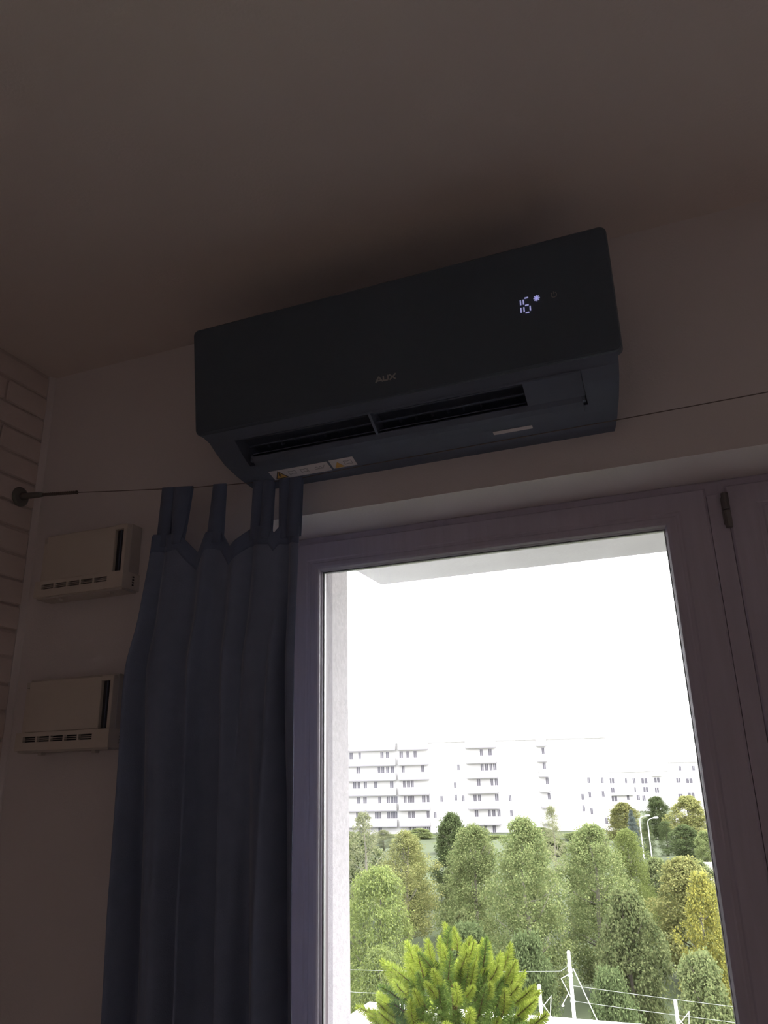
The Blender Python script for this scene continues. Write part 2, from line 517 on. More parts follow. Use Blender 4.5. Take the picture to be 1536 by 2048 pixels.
# curved underside with the outlet cut out
prof = [(-0.166, 2.264, 0.574, 1.375), (-0.150, 2.250, 0.585, 1.374), (-0.128, 2.236, 0.587, 1.371), (-0.100, 2.222, 0.589, 1.366),
        (-0.085, 2.2163, 0.592, 1.3635), (-0.065, 2.209, 0.596, 1.359), (-0.045, 2.2035, 0.600, 1.3555), (-0.020, 2.1975, 0.606, 1.350), (0.0, 2.195, 0.611, 1.345)]
PY = [p[0] for p in prof]
PZ = [p[1] for p in prof]
def und(x, y, off=0.0):
    return Vector((x, y, interp(y, PY, PZ) - off))
OX0, OX1 = 0.640, 1.312
ub = MB()
nx = 14
for i in range(len(prof) - 1):
    ya, za, la, ra = prof[i]
    yb, zb, lb, rb = prof[i + 1]
    cols_a = [la, OX0, OX1, ra]
    cols_b = [lb, OX0, OX1, rb]
    for j in range(3):
        if j == 1 and 1 <= i <= 3:
            continue
        ub.add([(cols_a[j], ya, za), (cols_a[j + 1], ya, za), (cols_b[j + 1], yb, zb), (cols_b[j], yb, zb)], [(0, 1, 2, 3)])
    for a, b in ((la, lb), (ra, rb)):
        ub.add([(a, ya, za), (b, yb, zb), (b, yb, 2.27), (a, ya, 2.27)], [(0, 1, 2, 3)])
ub.build('underside_cover', M['acbody'], ac)
# outlet duct: side, top and rear walls
dk = MB()
ya, za = prof[1][0], prof[1][1]
yb, zb = prof[4][0], prof[4][1]
q = [(ya, za), (ya + 0.022, za + 0.050), (yb + 0.050, zb + 0.060), (yb, zb)]
for a, b in zip(q, q[1:]):
    dk.add([(OX0, a[0], a[1]), (OX1, a[0], a[1]), (OX1, b[0], b[1]), (OX0, b[0], b[1])], [(0, 1, 2, 3)])
for x in (OX0, OX1):
    dk.add([(x, *p) for p in q], [(0, 1, 2, 3)])
duct = dk.build('outlet_duct', M['acdark'], ac)
MB().prism([(0.924, ya + 0.003, za - 0.001), (0.924, ya + 0.018, za + 0.03), (0.924, yb + 0.02, zb + 0.03), (0.924, yb - 0.020, zb + 0.0075)], (0.005, 0, 0)).build('divider', M['acbody'], ac)
for t in (0.22, 0.5, 0.78):
    y = ya + (yb - ya) * t
    zz = interp(y, PY, PZ) + 0.012
    MB().prism([(0.655, y, zz), (0.655, y + 0.010, zz + 0.0025), (0.655, y + 0.010, zz + 0.0045), (0.655, y, zz + 0.002)], (0.553, 0, 0)).build('duct_bar', M['acbody'], ac)
for k in range(17):
    x = 0.675 + k * 0.0318
    if abs(x - 0.926) < 0.012:
        continue
    MB().prism([(x, ya + 0.020, za + 0.030), (x, ya + 0.024, za + 0.046), (x, yb + 0.03, zb + 0.052), (x, yb + 0.01, zb + 0.038)], (0.0015, 0, 0)).build('swing_fin', M['acdark'], ac)
# plain plate at the right end of the outlet
MB().prism([(1.212, ya + 0.002, za + 0.001), (1.212, ya + 0.012, za + 0.010), (1.212, yb - 0.004, zb + 0.016), (1.212, yb - 0.02, zb + 0.008)], (0.099, 0, 0)).build('outlet_end_plate', M['acbody'], ac)
# upper lip of the outlet
MB().prism([(0.640, ya - 0.002, za - 0.0005), (0.640, ya + 0.001, za - 0.003), (0.640, ya + 0.004, za - 0.001), (0.640, ya + 0.002, za + 0.002)], (0.672, 0, 0)).build('outlet_lip', M['acbody'], ac)
# swing flap
fl = MB()
fprof = [(-0.106, 2.2255), (-0.098, 2.2175), (-0.088, 2.2122), (-0.077, 2.2085), (-0.0765, 2.2112), (-0.088, 2.2157), (-0.097, 2.2212), (-0.104, 2.2277)]
fl.prism([(0.655, y, zz) for y, zz in fprof], (0.650, 0, 0))
fl.build('flap', M['acbody'], ac, bevel=0.0006, seg=1)
MB().box((0.650, -0.1, 2.219), (0.656, -0.09, 2.232)).build('flap_pivot', M['acbody'], ac)
MB().box((1.304, -0.1, 2.219), (1.310, -0.09, 2.232)).build('flap_pivot', M['acbody'], ac)
# stickers under the unit
def sticker(name, x0, x1, ya_, yb_, mt, off, skew=0.0, par=None):
    pts = [und(x0, ya_, off), und(x1, ya_, off), und(x1 + skew, yb_, off), und(x0 + skew, yb_, off)]
    return MB().prism(pts, (0, 0, -0.0004)).build(name, mt, par or ac)
st1 = sticker('warning_sticker', 0.6690, 0.7995, -0.0625, -0.0340, M['sticker'], 0.0006)
st2 = sticker('warning_sticker', 0.8045, 0.8560, -0.0640, -0.0375, M['sticker'], 0.0006)
sticker('rating_strip', 1.1365, 1.2085, -0.0615, -0.0530, M['sticker'], 0.0006)
def tri(xc, yc, h, mt, off, par, name):
    pts = [und(xc - h * 0.62, yc + h * 0.5, off), und(xc + h * 0.62, yc + h * 0.5, off), und(xc, yc - h * 0.5, off)]
    return MB().prism(pts, (0, 0, -0.0002)).build(name, mt, par)
for stx, (xc, hh) in ((st1, (0.6885, 0.025)), (st2, (0.8195, 0.0165))):
    if stx is st1:
        tri(xc, -0.0483, hh, M['ink'], 0.0011, stx, 'triangle_border')
    tri(xc, -0.0480, hh * (0.76 if stx is st1 else 1), M['orange'], 0.0014, stx, 'warning_triangle')
bolt = MB()
for pts in ([(0.6885, -0.056), (0.6855, -0.047), (0.6915, -0.047)], [(0.6845, -0.048), (0.6885, -0.0405), (0.6875, -0.048)]):
    bolt.prism([und(a, b, 0.0017) for a, b in pts], (0, 0, -0.0002))
bolt.build('flash_symbol', M['ink'], st1)
def strokes(name, segs, w, par, mt, off=0.0011):
    b = MB()
    for (xa, y1), (xb, y2) in segs:
        d = Vector((xb - xa, y2 - y1)).normalized()
        nn = Vector((-d.y, d.x)) * w / 2
        b.prism([und(xa + nn.x, y1 + nn.y, off), und(xb + nn.x, y2 + nn.y, off), und(xb - nn.x, y2 - nn.y, off), und(xa - nn.x, y1 - nn.y, off)], (0, 0, -0.0002))
    return b.build(name, mt, par)
def book(xc, yc, w, h):
    return [((xc - w, yc - h), (xc - w, yc + h)), ((xc - w, yc + h), (xc, yc + h * 0.6)), ((xc, yc + h * 0.6), (xc + w, yc + h)), ((xc + w, yc + h), (xc + w, yc - h)), ((xc + w, yc - h), (xc, yc - h * 0.6)), ((xc, yc - h * 0.6), (xc - w, yc - h))]
strokes('manual_icon', book(0.7170, -0.049, 0.0075, 0.0055), 0.0012, st1, M['inkgrey'])
strokes('manual_icon', book(0.7430, -0.049, 0.0065, 0.0055) + [((0.7520, -0.054), (0.7520, -0.043))], 0.0012, st1, M['inkgrey'])
strokes('cable_icon', [((0.7680, -0.050), (0.7720, -0.053)), ((0.7720, -0.053), (0.7760, -0.047)), ((0.7760, -0.047), (0.7800, -0.053)), ((0.7800, -0.053), (0.7850, -0.046)), ((0.7850, -0.046), (0.7910, -0.055)), ((0.7670, -0.046), (0.7850, -0.046))], 0.0011, st1, M['inkgrey'])
strokes('manual_icon', book(0.8410, -0.0505, 0.0080, 0.0055), 0.0012, st2, M['inkgrey'])
# lettering and display on the front panel
def pstrokes(name, segs, w, mt, off=0.0004, th=0.0008):
    b = MB()
    for (xa, za_), (xb, zb_) in segs:
        d = Vector((xb - xa, zb_ - za_)).normalized()
        nn = Vector((-d.y, d.x)) * w / 2
        e = d * w * 0.0
        b.prism([pan(xa + nn.x, za_ + nn.y, off), pan(xb + nn.x, zb_ + nn.y, off), pan(xb - nn.x, zb_ - nn.y, off), pan(xa - nn.x, za_ - nn.y, off)], pn * th)
    return b.build(name, mt, panel)
LZ0, LZ1 = 2.2925, 2.3028
pstrokes('letter', [((0.9535, LZ0), (0.9600, LZ1)), ((0.9598, LZ1), (0.9670, LZ0)), ((0.9565, LZ0 + 0.0028), (0.9645, LZ0 + 0.0028))], 0.0025, M['logo'])
pstrokes('letter', [((0.9690, LZ1), (0.9690, LZ0 + 0.002)), ((0.9682, LZ0 + 0.0028), (0.9705, LZ0 + 0.0006)), ((0.9700, LZ0 + 0.001), (0.9765, LZ0 + 0.001)), ((0.9758, LZ0 + 0.0006), (0.9785, LZ0 + 0.0028)), ((0.9778, LZ0 + 0.002), (0.9778, LZ1))], 0.0025, M['logo'])
pstrokes('letter', [((0.9805, LZ1), (0.9920, LZ0)), ((0.9805, LZ0), (0.9930, LZ1))], 0.0025, M['logo'])
pstrokes('display_digit', [((1.2292, 2.3850), (1.2290, 2.3762)), ((1.2287, 2.3712), (1.2285, 2.3625))], 0.0022, M['led'])
pstrokes('display_digit', [((1.2366, 2.3870), (1.2428, 2.3870)), ((1.2342, 2.3848), (1.2340, 2.3762)), ((1.2362, 2.3738), (1.2424, 2.3738)), ((1.2338, 2.3712), (1.2336, 2.3626)), ((1.2446, 2.3712), (1.2444, 2.3626)), ((1.2358, 2.3604), (1.2420, 2.3604))], 0.0022, M['led'])
sn = []
for a in range(0, 180, 45):
    dx, dz = 0.0054 * math.cos(math.radians(a)), 0.0054 * math.sin(math.radians(a))
    sn.append(((1.2570 - dx, 2.3822 - dz), (1.2570 + dx, 2.3822 + dz)))
pstrokes('snowflake_symbol', sn, 0.0018, M['led'])
pw_ = []
for k in range(1, 15):
    a0, a1 = [math.radians(90 + 30 + (300) * (j / 14.0)) for j in (k - 1, k)]
    pw_.append(((1.2863 + 0.0046 * math.cos(a0), 2.3812 + 0.0046 * math.sin(a0)), (1.2863 + 0.0046 * math.cos(a1), 2.3812 + 0.0046 * math.sin(a1))))
pw_.append(((1.2863, 2.3825), (1.2863, 2.3868)))
pstrokes('power_symbol', pw_, 0.0013, M['power'])

# ------------------------------------------------------------------ curtain cable
WIRE = [(0.178, 2.2380), (0.300, 2.2225), (0.4156, 2.2086), (0.4921, 2.1998), (0.5476, 2.1950), (0.5744, 2.1920), (0.640, 2.1870), (0.687, 2.1815),
        (0.7005, 2.1808), (0.7515, 2.1785), (0.874, 2.1820), (1.10, 2.1833), (1.356, 2.1848), (1.5914, 2.1875), (2.3, 2.207), (3.52, 2.252)]
WX, WZ = [p[0] for p in WIRE], [p[1] for p in WIRE]
YW = -0.070
def wz(x):
    return interp(x, WX, WZ)
cab = tag(empty('curtain_cable', (0, YW + 0.01, 2.26)), 'thin steel curtain cable with round wall rosette running under the air conditioner', 'cable')
MB().tube([(x, YW, zz) for x, zz in WIRE], 0.0009, 6).build('cable', M['wire'], cab)
for x0, sg, y0 in ((0.0, 1, -0.060), (RX, -1, -0.060)):
    zc = 2.2585 if sg > 0 else 2.258
    MB().tube([(x0, y0, zc), (x0 + sg * 0.004, y0, zc), (x0 + sg * 0.007, y0, zc), (x0 + sg * 0.009, y0, zc)], [0.0235, 0.0235, 0.020, 0.010], 24).build('rosette', M['steel'], cab, smooth=False)
    MB().tube([(x0 + sg * 0.006, y0, zc), (x0 + sg * 0.030, y0 - 0.004, zc - 0.003), (x0 + sg * 0.072, YW, zc - 0.009), (x0 + sg * 0.082, YW, zc - 0.0105)], [0.0085, 0.0075, 0.0065, 0.0045], 14).build('anchor_stem', M['steel'], cab, smooth=True)
    pts, rs = [], []
    for k in range(33):
        t = k / 32
        pts.append((x0 + sg * (0.082 + 0.100 * t), YW, zc - 0.0105 - 0.0102 * t))
        rs.append(0.0042 if (k % 2 or k in (0, 32)) else 0.0033)
    MB().tube(pts, rs, 10).build('tension_sleeve', M['wire'], cab)

# ------------------------------------------------------------------ curtain
cur = tag(empty('curtain', (0.58, YW, 0.02)), 'dark navy velvet tab-top curtain gathered beside the window', 'curtain')
UT = [0, .05, .10, .17, .22, .30, .345, .40, .45, .50, .57, .63, .675, .72, .76, .80, .835, .87, .91, .96, 1]
UX = [.405, .411, .425, .445, .470, .503, .520, .542, .557, .573, .595, .617, .640, .652, .666, .686, .697, .707, .722, .735, .752]
UZ = [2.088, 2.100, 2.101, 2.096, 2.099, 2.066, 2.050, 2.087, 2.090, 2.086, 2.052, 2.066, 2.084, 2.086, 2.083, 2.081, 2.066, 2.080, 2.079, 2.079, 2.074]
LZ = [0.0, 1.22, 1.45, 1.676, 1.78, 1.84, 1.918, 2.074, 2.2]
LX = [.385, .385, .378, .371, .366, .367, .386, .405, .406]
RZ = [0, 1.25, 1.58, 1.84, 2.03, 2.2]
RXs = [.765, .7575, .754, .7475, .7505, .752]
def curtain_point(u, t, off=0.0, zl=None):
    """u across, t down (0 top, 1 hem)"""
    ztop = interp(u, UT, UZ)
    zz = ztop - (ztop - 0.02) * t if zl is None else ztop - zl
    w = (interp(u, UT, UX) - .405) / (.752 - .405)
    L, R_ = interp(zz, LZ, LX), interp(zz, RZ, RXs)
    wl = 0.90 * w + 0.10 * u
    drop = max(0.0, ztop - zz)
    k = min(1.0, drop / 0.5)
    x = L + (R_ - L) * (w * (1 - k) + wl * k)
    ph = -1.3 * min(1, drop / 1.0)
    f = math.sin(2 * math.pi * (5.2 * u + 0.10) + ph) + 0.45 * math.sin(2 * math.pi * (8.7 * u + 0.33) + ph * 0.4 + zz * 1.3) + 0.25 * math.sin(2 * math.pi * 2.3 * u + 1.0 + zz)
    # two sharp pleats near the window edge
    for u0, wd, am in ((0.74, 0.030, 1.5), (0.90, 0.022, 1.6), (0.985, 0.02, 0.9)):
        uu = u0 - 0.035 * k
        f += am * math.exp(-((u - uu) / wd) ** 2) * min(1, drop / 0.25)
    A = 0.0045 + 0.0175 * min(1.0, drop / 0.7)
    x += 0.010 * k * math.sin(2 * math.pi * (5.2 * u + 0.35) + ph) * math.sin(math.pi * u)
    return (x, YW - 0.006 - A * f - off, zz)
NU, NV = 150, 70
P = []
for j in range(NV + 1):
    t = (j / NV) ** 1.7
    P.append([curtain_point(i / NU, t) for i in range(NU + 1)])
cl = MB().grid(P).build('cloth', M['velvet'], cur, smooth=True)
sm = cl.modifiers.new('thickness', 'SOLIDIFY')
sm.thickness = 0.0018
P = [[curtain_point(i / NU, 0, 0.0016, zl) for i in range(NU + 1)] for zl in (-0.003, 0.0, 0.012, 0.024, 0.034)]
hd = MB().grid(P).build('header_band', M['velvet2'], cur, smooth=True)
sm = hd.modifiers.new('thickness', 'SOLIDIFY')
sm.thickness = 0.003
sm.offset = 0
TABS = [(.417, .4475, .411, .4435), (.447, .493, .459, .479), (.545, .575, .5395, .5735), (.641, .6645, .639, .6625), (.664, .689, .666, .687), (.7005, .7250, .705, .7215), (.7245, .752, .7245, .750)]
for (a, b, c, d) in TABS:
    path = []
    um = float(np.interp((c + d) / 2, UX, UT))
    zb = interp(um, UT, UZ) - 0.022
    yb = curtain_point(um, 0)[1]
    zt = wz((a + b) / 2)
    for side in (-1, 1):
        seq = []
        for k in range(9):
            t = k / 8
            zz = zb + (zt - zb) * t
            y = (yb + side * 0.0045) * (1 - t) + (YW + side * 0.0028) * t
            seq.append((zz, y, t))
        path.append(seq)
    arc = [(zt + 0.0028 * math.sin(math.pi * q_ / 6), YW - 0.0028 * math.cos(math.pi * q_ / 6), 1.0) for q_ in range(1, 6)]
    full = path[0] + arc + path[1][::-1]
    P = []
    for i, (zz, y, t) in enumerate(full):
        sh = 0.0 if i < 9 + 3 else 0.0025 * (1 - t)
        e = t ** 0.7
        xa, xb = c + (a - c) * e, d + (b - d) * e
        wz_off = (wz(xa) - wz(xb)) / 2
        P.append([(xa + sh, y, zz + wz_off * t), ((xa + xb) / 2 + sh, y - 0.0006, zz), (xb + sh, y, zz - wz_off * t)])
    tb = MB().grid(P).build('tab_loop', M['velvet2'], cur, smooth=True)
    sm = tb.modifiers.new('thickness', 'SOLIDIFY')
    sm.thickness = 0.0012
    sm.offset = 0

# ------------------------------------------------------------------ two wall ventilators
def ventilator():
    X0, X1, Z0, Z1 = 0.076, 0.318, 2.009, 2.156
    r = empty('wall_ventilator', ((X0 + X1) / 2, 0, Z0))
    # back housing with slanted right flank
    hb = MB().prism([(X0 + 0.006, 0, Z0 + 0.030), (X1 - 0.004, 0, Z0 + 0.030), (X1 - 0.004, -0.034, Z0 + 0.030), (X1 - 0.012, -0.038, Z0 + 0.030), (X0 + 0.006, -0.038, Z0 + 0.030)], (0, 0, Z1 - Z0 - 0.030))
    hb.build('housing', M['cream2'], r, bevel=0.002)
    # front cover, slightly bowed
    fc = MB()
    pts = [(X0 + 0.016, -0.036)]
    for k in range(9):
        t = k / 8
        pts.append((X0 + 0.016 + (0.283 - X0 - 0.016) * t, -0.0500 - 0.003 * math.sin(math.pi * t)))
    pts.append((0.283, -0.036))
    fc.prism([(x, y, Z0 + 0.0365) for x, y in pts], (0, 0, Z1 - Z0 - 0.0365 - 0.006))
    fc.build('front_cover', M['cream'], r, bevel=0.0012, seg=1)
    # dark air slot with a divider, then the right post
    slot = MB().box((0.2835, -0.036, Z0 + 0.038), (0.305, -0.0415, Z1 - 0.014)).build('air_slot', M['dark'], r)
    MB().box((0.2930, -0.0415, Z0 + 0.038), (0.2950, -0.0445, Z1 - 0.014)).build('slot_divider', M['acbody'], slot)
    MB().box((0.3052, -0.034, Z0 + 0.036), (0.3135, -0.0505, Z1 - 0.008)).build('post', M['cream'], r, bevel=0.0015)
    MB().box((0.2825, -0.037, Z1 - 0.0145), (0.3140, -0.0500, Z1 - 0.004)).build('slot_cap', M['cream'], r, bevel=0.001)
    MB().box((X0 + 0.002, -0.030, Z1 - 0.018), (X0 + 0.020, -0.044, Z1 - 0.006)).build('corner_notch', M['cream2'], r, bevel=0.001)
    MB().box((X0 + 0.004, -0.030, Z0 + 0.036), (X0 + 0.013, -0.0455, Z1 - 0.019)).build('post', M['cream'], r, bevel=0.001)
    # lower band with grille
    G0, G1, GZ0, GZ1 = X0 + 0.020, 0.276, Z0 + 0.0165, Z0 + 0.0275
    band = MB()
    yb_, yf_ = 0.0, -0.056
    band.box((X0, yb_, Z0), (X1, yf_, GZ0)).box((X0, yb_, GZ1), (X1, yf_, Z0 + 0.036))
    band.box((X0, yb_, GZ0), (G0, yf_, GZ1)).box((G1, yb_, GZ0), (X1, yf_, GZ1)).box((G0, yb_, GZ0), (G1, -0.048, GZ1))
    bo = band.build('base_band', M['cream'], r)
    MB().box((G0, -0.0478, GZ0), (G1, -0.0490, GZ1)).build('grille_backing', M['dark'], bo)
    wgr = (G1 - G0) / 5
    for k in range(1, 5):
        MB().box((G0 + wgr * k - 0.0022, -0.049, GZ0), (G0 + wgr * k + 0.0022, -0.0560, GZ1)).build('grille_bar', M['cream'], bo)
    for k in (1, 2):
        zc = GZ0 + (GZ1 - GZ0) * k / 3
        MB().box((G0, -0.049, zc - 0.0007), (G1, -0.0555, zc + 0.0007)).build('grille_slat', M['cream2'], bo)
    MB().box((X0 + 0.004, -0.004, Z0 - 0.004), (X1 - 0.004, -0.050, Z0)).build('under_plate', M['cream2'], r)
    for x in (X0 + 0.055, 0.270):
        MB().box((x, -0.034, Z0 - 0.010), (x + 0.010, -0.046, Z0 - 0.004)).build('clip', M['cream2'], r, bevel=0.001)
    for k in range(4):
        MB().box((X1, -0.0200, Z0 + 0.008 + 0.006 * k), (X1 + 0.0012, -0.0245, Z0 + 0.011 + 0.006 * k)).build('indicator', M['dark'], r)
    return r
v1 = tag(ventilator(), 'cream plastic wall ventilator box just under the curtain cable rosette', 'ventilator', 'pair of wall ventilators')
v2 = copy_tree(v1)
v2.location.z -= 0.3255
tag(v2, 'lower cream plastic wall ventilator box, its edge touched by the navy curtain', 'ventilator', 'pair of wall ventilators')

# ------------------------------------------------------------------ potted spruce on the balcony
PX, PYc = 0.690, 0.955
spr = tag(empty('potted_spruce', (PX, PYc, -0.02)), 'bushy bright green dwarf spruce in a pot on the balcony', 'potted plant')
pb = MB()
pb.tube([(PX, PYc, -0.02), (PX, PYc, 0.02), (PX, PYc, 0.50), (PX, PYc, 0.50), (PX, PYc, 0.56)], [0.13, 0.135, 0.17, 0.19, 0.19], 28)
pb.build('pot', M['pot'], spr)
MB().tube([(PX, PYc, 0.555), (PX, PYc, 0.565)], 0.175, 20).build('soil', M['soil'], spr)
MB().tube([(PX, PYc, 0.56), (PX + 0.01, PYc, 0.80), (PX, PYc + 0.01, 1.06)], [0.02, 0.016, 0.007], 8).build('stem', M['twig'], spr)
def shoot_mesh(seed, material, L=0.084, needles=270, nl=0.024):
    r_ = random.Random(seed)
    b = MB()
    cx, cy = r_.uniform(-.016, .016), r_.uniform(-.016, .016)
    def axis(t):
        return Vector((cx * t * t, cy * t * t, L * t))
    b.tube([axis(0), axis(.5), axis(1)], [0.0028, 0.0022, 0.0012], 5)
    ns = len(b.v)
    for k in range(needles):
        t = (k + r_.random()) / needles
        p = axis(t)
        a = k * 2.399963 + r_.uniform(-.3, .3)
        lean = 0.42 + 0.80 * t ** 6 + r_.uniform(-.12, .12)
        l = nl * (0.72 + 0.4 * math.sin(math.pi * min(1, t * 0.9 + 0.12))) * r_.uniform(.85, 1.1)
        d = Vector((math.cos(a) * math.cos(lean), math.sin(a) * math.cos(lean), math.sin(lean)))
        sd = d.cross(Vector((math.sin(a * 3.1), math.cos(a * 2.3), 0.4))).normalized() * 0.00105
        e = p + d * l
        m_ = p + d * l * 0.55
        b.add([p - sd * .6, p + sd * .6, m_ + sd, e, m_ - sd], [(0, 1, 2, 3, 4)])
    o = b.build('shoot_tmp', M['twig'])
    me = o.data
    me.materials.append(material)
    for i, poly in enumerate(me.polygons):
        if len(poly.vertices) == 5 and poly.vertices[0] >= ns:
            poly.material_index = 1
    bpy.data.objects.remove(o)
    me.name = 'spruce_shoot'
    return me
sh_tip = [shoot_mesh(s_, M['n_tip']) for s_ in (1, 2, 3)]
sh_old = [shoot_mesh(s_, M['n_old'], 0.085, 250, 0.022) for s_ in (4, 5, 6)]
CR = Vector((PX, PYc, 0.905))
RADX, RADZ = 0.245, 0.275
cnt = 0
ga = math.pi * (3 - math.sqrt(5))
for layer, (N, sc) in enumerate(((212, 0.86), (84, 0.58))):
    for k in range(N):
        zc = 1 - 1.50 * (k + 0.5) / N
        a = k * ga + layer
        rr = math.sqrt(max(0, 1 - zc * zc))
        d = Vector((rr * math.cos(a), rr * math.sin(a), zc))
        j = random.uniform(0.86, 1.10)
        p = CR + Vector((d.x * RADX * sc * j, d.y * RADX * sc * j, d.z * RADZ * sc * j))
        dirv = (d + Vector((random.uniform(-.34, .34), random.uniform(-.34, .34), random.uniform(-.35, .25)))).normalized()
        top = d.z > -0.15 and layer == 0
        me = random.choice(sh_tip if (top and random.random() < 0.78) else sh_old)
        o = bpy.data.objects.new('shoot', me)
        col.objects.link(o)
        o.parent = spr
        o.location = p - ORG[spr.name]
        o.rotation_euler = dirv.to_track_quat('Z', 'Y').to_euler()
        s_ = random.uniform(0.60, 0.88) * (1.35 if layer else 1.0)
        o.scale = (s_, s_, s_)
        cnt += 1

# ------------------------------------------------------------------ trees
def leaf_cloud(centres, radii, per, size, droop=0.0, aspect=1.6, seed=0, drop=0.25):
    """many small folded leaf quads round the given cluster centres"""
    g = np.random.default_rng(seed)
    n = len(centres) * per
    C = np.repeat(np.asarray(centres), per, axis=0)
    R_ = np.repeat(np.asarray(radii), per)
    d = g.normal(size=(n, 3))
    d /= np.linalg.norm(d, axis=1)[:, None]
    rad = R_ * g.random(n) ** 0.45
    pos = C + d * rad[:, None] * np.array([1, 1, 0.8])
    pos[:, 2] -= drop * g.random(n) * R_
    t = d * 0.6 + g.normal(size=(n, 3)) * 0.6
    t[:, 2] -= droop
    t /= np.linalg.norm(t, axis=1)[:, None]
    nn = g.normal(size=(n, 3)) * 0.7 + d * 0.5 + np.array([0, 0, 0.6])
    s = np.cross(t, nn)
    s /= np.linalg.norm(s, axis=1)[:, None] + 1e-9
    L = size * (0.7 + 0.6 * g.random(n))
    W = L / aspect
    a = pos
    b = pos + t * (L * .5)[:, None] + s * (W * .5)[:, None]
    c = pos + t * L[:, None]
    e = pos + t * (L * .5)[:, None] - s * (W * .5)[:, None]
    V = np.stack([a, b, c, e], axis=1).reshape(-1, 3)
    return V

def mesh_from_quads(name, V, material):
    me = bpy.data.meshes.new(name)
    nq = len(V) // 4
    me.vertices.add(len(V))
    me.vertices.foreach_set('co', V.astype(np.float32).ravel())
    me.loops.add(nq * 4)
    me.loops.foreach_set('vertex_index', np.arange(nq * 4, dtype=np.int32))
    me.polygons.add(nq)
    me.polygons.foreach_set('loop_start', np.arange(0, nq * 4, 4, dtype=np.int32))
    me.update(calc_edges=True)
    me.materials.append(material)
    return me

def tree_meshes(kind, seed):
    """unit tree: height 1, half-width 1 at scale; returns (trunk mesh, crown vertices)"""
    r_ = random.Random(seed)
    spec = dict(
        poplar=dict(env=lambda t: 0.55 + 0.55 * math.sin(math.pi * min(1, t * 1.15)) if t < .75 else 1.1 * math.sqrt(max(0, (1 - t) / .25)) * .75 + .08, lo=.12, n=430, per=62, size=.036, cr=.19, aspect=1.35, droop=.1, h=4.2),
        birch=dict(env=lambda t: math.sin(math.pi * (0.18 + 0.80 * t)) ** .8, lo=.25, n=330, per=58, size=.034, cr=.18, aspect=1.5, droop=.35, h=4.2),
        sparse=dict(env=lambda t: math.sin(math.pi * (0.15 + 0.82 * t)) ** .9, lo=.2, n=170, per=50, size=.035, cr=.16, aspect=1.4, droop=.2, h=4.5),
        locust=dict(env=lambda t: math.sin(math.pi * (0.12 + 0.84 * t)) ** .6, lo=.1, n=430, per=60, size=.052, cr=.20, aspect=3.2, droop=.75, h=3.6),
        maple=dict(env=lambda t: math.sin(math.pi * (0.10 + 0.86 * t)) ** .55, lo=.05, n=460, per=58, size=.046, cr=.17, aspect=1.15, droop=.3, h=3.6),
        round=dict(env=lambda t: math.sin(math.pi * (0.14 + 0.84 * t)) ** .6, lo=.08, n=330, per=56, size=.050, cr=.19, aspect=1.3, droop=.2, h=3.4),
        shrub=dict(env=lambda t: math.sin(math.pi * (0.25 + 0.72 * t)) ** .5, lo=.02, n=380, per=56, size=.046, cr=.18, aspect=1.5, droop=.3, h=2.6),
        yellow=dict(env=lambda t: math.sin(math.pi * (0.16 + 0.80 * t)) ** .7, lo=.12, n=330, per=54, size=.050, cr=.16, aspect=1.4, droop=.2, h=4.4),
        column=dict(env=lambda t: math.sin(math.pi * (0.2 + 0.78 * t)) ** .5, lo=.02, n=260, per=50, size=.075, cr=.26, aspect=2.4, droop=-.6, h=7.0),
        spruce=dict(env=lambda t: (1 - t) ** .8 * 1.05 + .04, lo=.06, n=420, per=46, size=.055, cr=.12, aspect=3.0, droop=.5, h=4.6),
    )[kind]
    hh = spec['h']
    # crown clusters: ragged envelope with lobes
    cs, rs = [], []
    lob = [(r_.uniform(0, 6.28), r_.uniform(0.05, 0.97), r_.uniform(0.18, 0.46)) for _ in range(26)]
    for i in range(int(spec['n'] * 1.35)):
        t = r_.random() ** (0.9 if kind != 'spruce' else 1.3)
        a = r_.uniform(0, 2 * math.pi)
        e = max(0.02, spec['env'](t))
        bul = 0.70
        for la, lt, am in lob:
            da = (a - la + math.pi) % (2 * math.pi) - math.pi
            bul += am * math.exp(-(da / 0.42) ** 2 - ((t - lt) / 0.075) ** 2)
        if kind == 'spruce':
            bul *= 0.82 + 0.24 * (0.5 + 0.5 * math.sin(t * 70))
        bul = min(bul, 1.22)
        q = (1 - 0.62 * r_.random() ** 1.5)
        zz = hh * (spec['lo'] + (1 - spec['lo']) * t) - spec['cr'] * 0.5
        rr = e * bul * q
        cs.append((rr * math.cos(a), rr * math.sin(a), zz))
        rs.append(spec['cr'] * r_.uniform(0.65, 1.35) * (0.6 + 0.4 * min(1, e)))
    V = leaf_cloud(cs, rs, spec['per'], spec['size'] * 1.25, spec['droop'], spec['aspect'], seed)
    # trunk with limbs
    b = MB()
    bend = [(r_.uniform(-.08, .08), r_.uniform(-.08, .08)) for _ in range(5)]
    tp = [Vector((bend[k][0] * k / 2, bend[k][1] * k / 2, hh * (0.94 if kind != 'shrub' else .6) * k / 4)) for k in range(5)]
    b.tube(tp, [.085, .065, .05, .032, .010], 7)
    for _ in range(16 if kind not in ('spruce', 'column') else 6):
        t = r_.uniform(0.18, 0.85)
        k = min(3, int(t * 4))
        p0 = tp[k].lerp(tp[k + 1], t * 4 - k)
        a = r_.uniform(0, 2 * math.pi)
        tt = min(0.99, t + 0.10)
        e = max(.05, spec['env'](tt)) * 0.80
        p2 = Vector((math.cos(a) * e, math.sin(a) * e, p0.z + hh * r_.uniform(.08, .16)))
        if p2.z > hh * .93:
            continue
        p1 = p0.lerp(p2, .5) + Vector((0, 0, -.03 * hh * r_.random()))
        b.tube([p0, p1, p2], [.020, .013, .005], 5)
    return b, V, hh

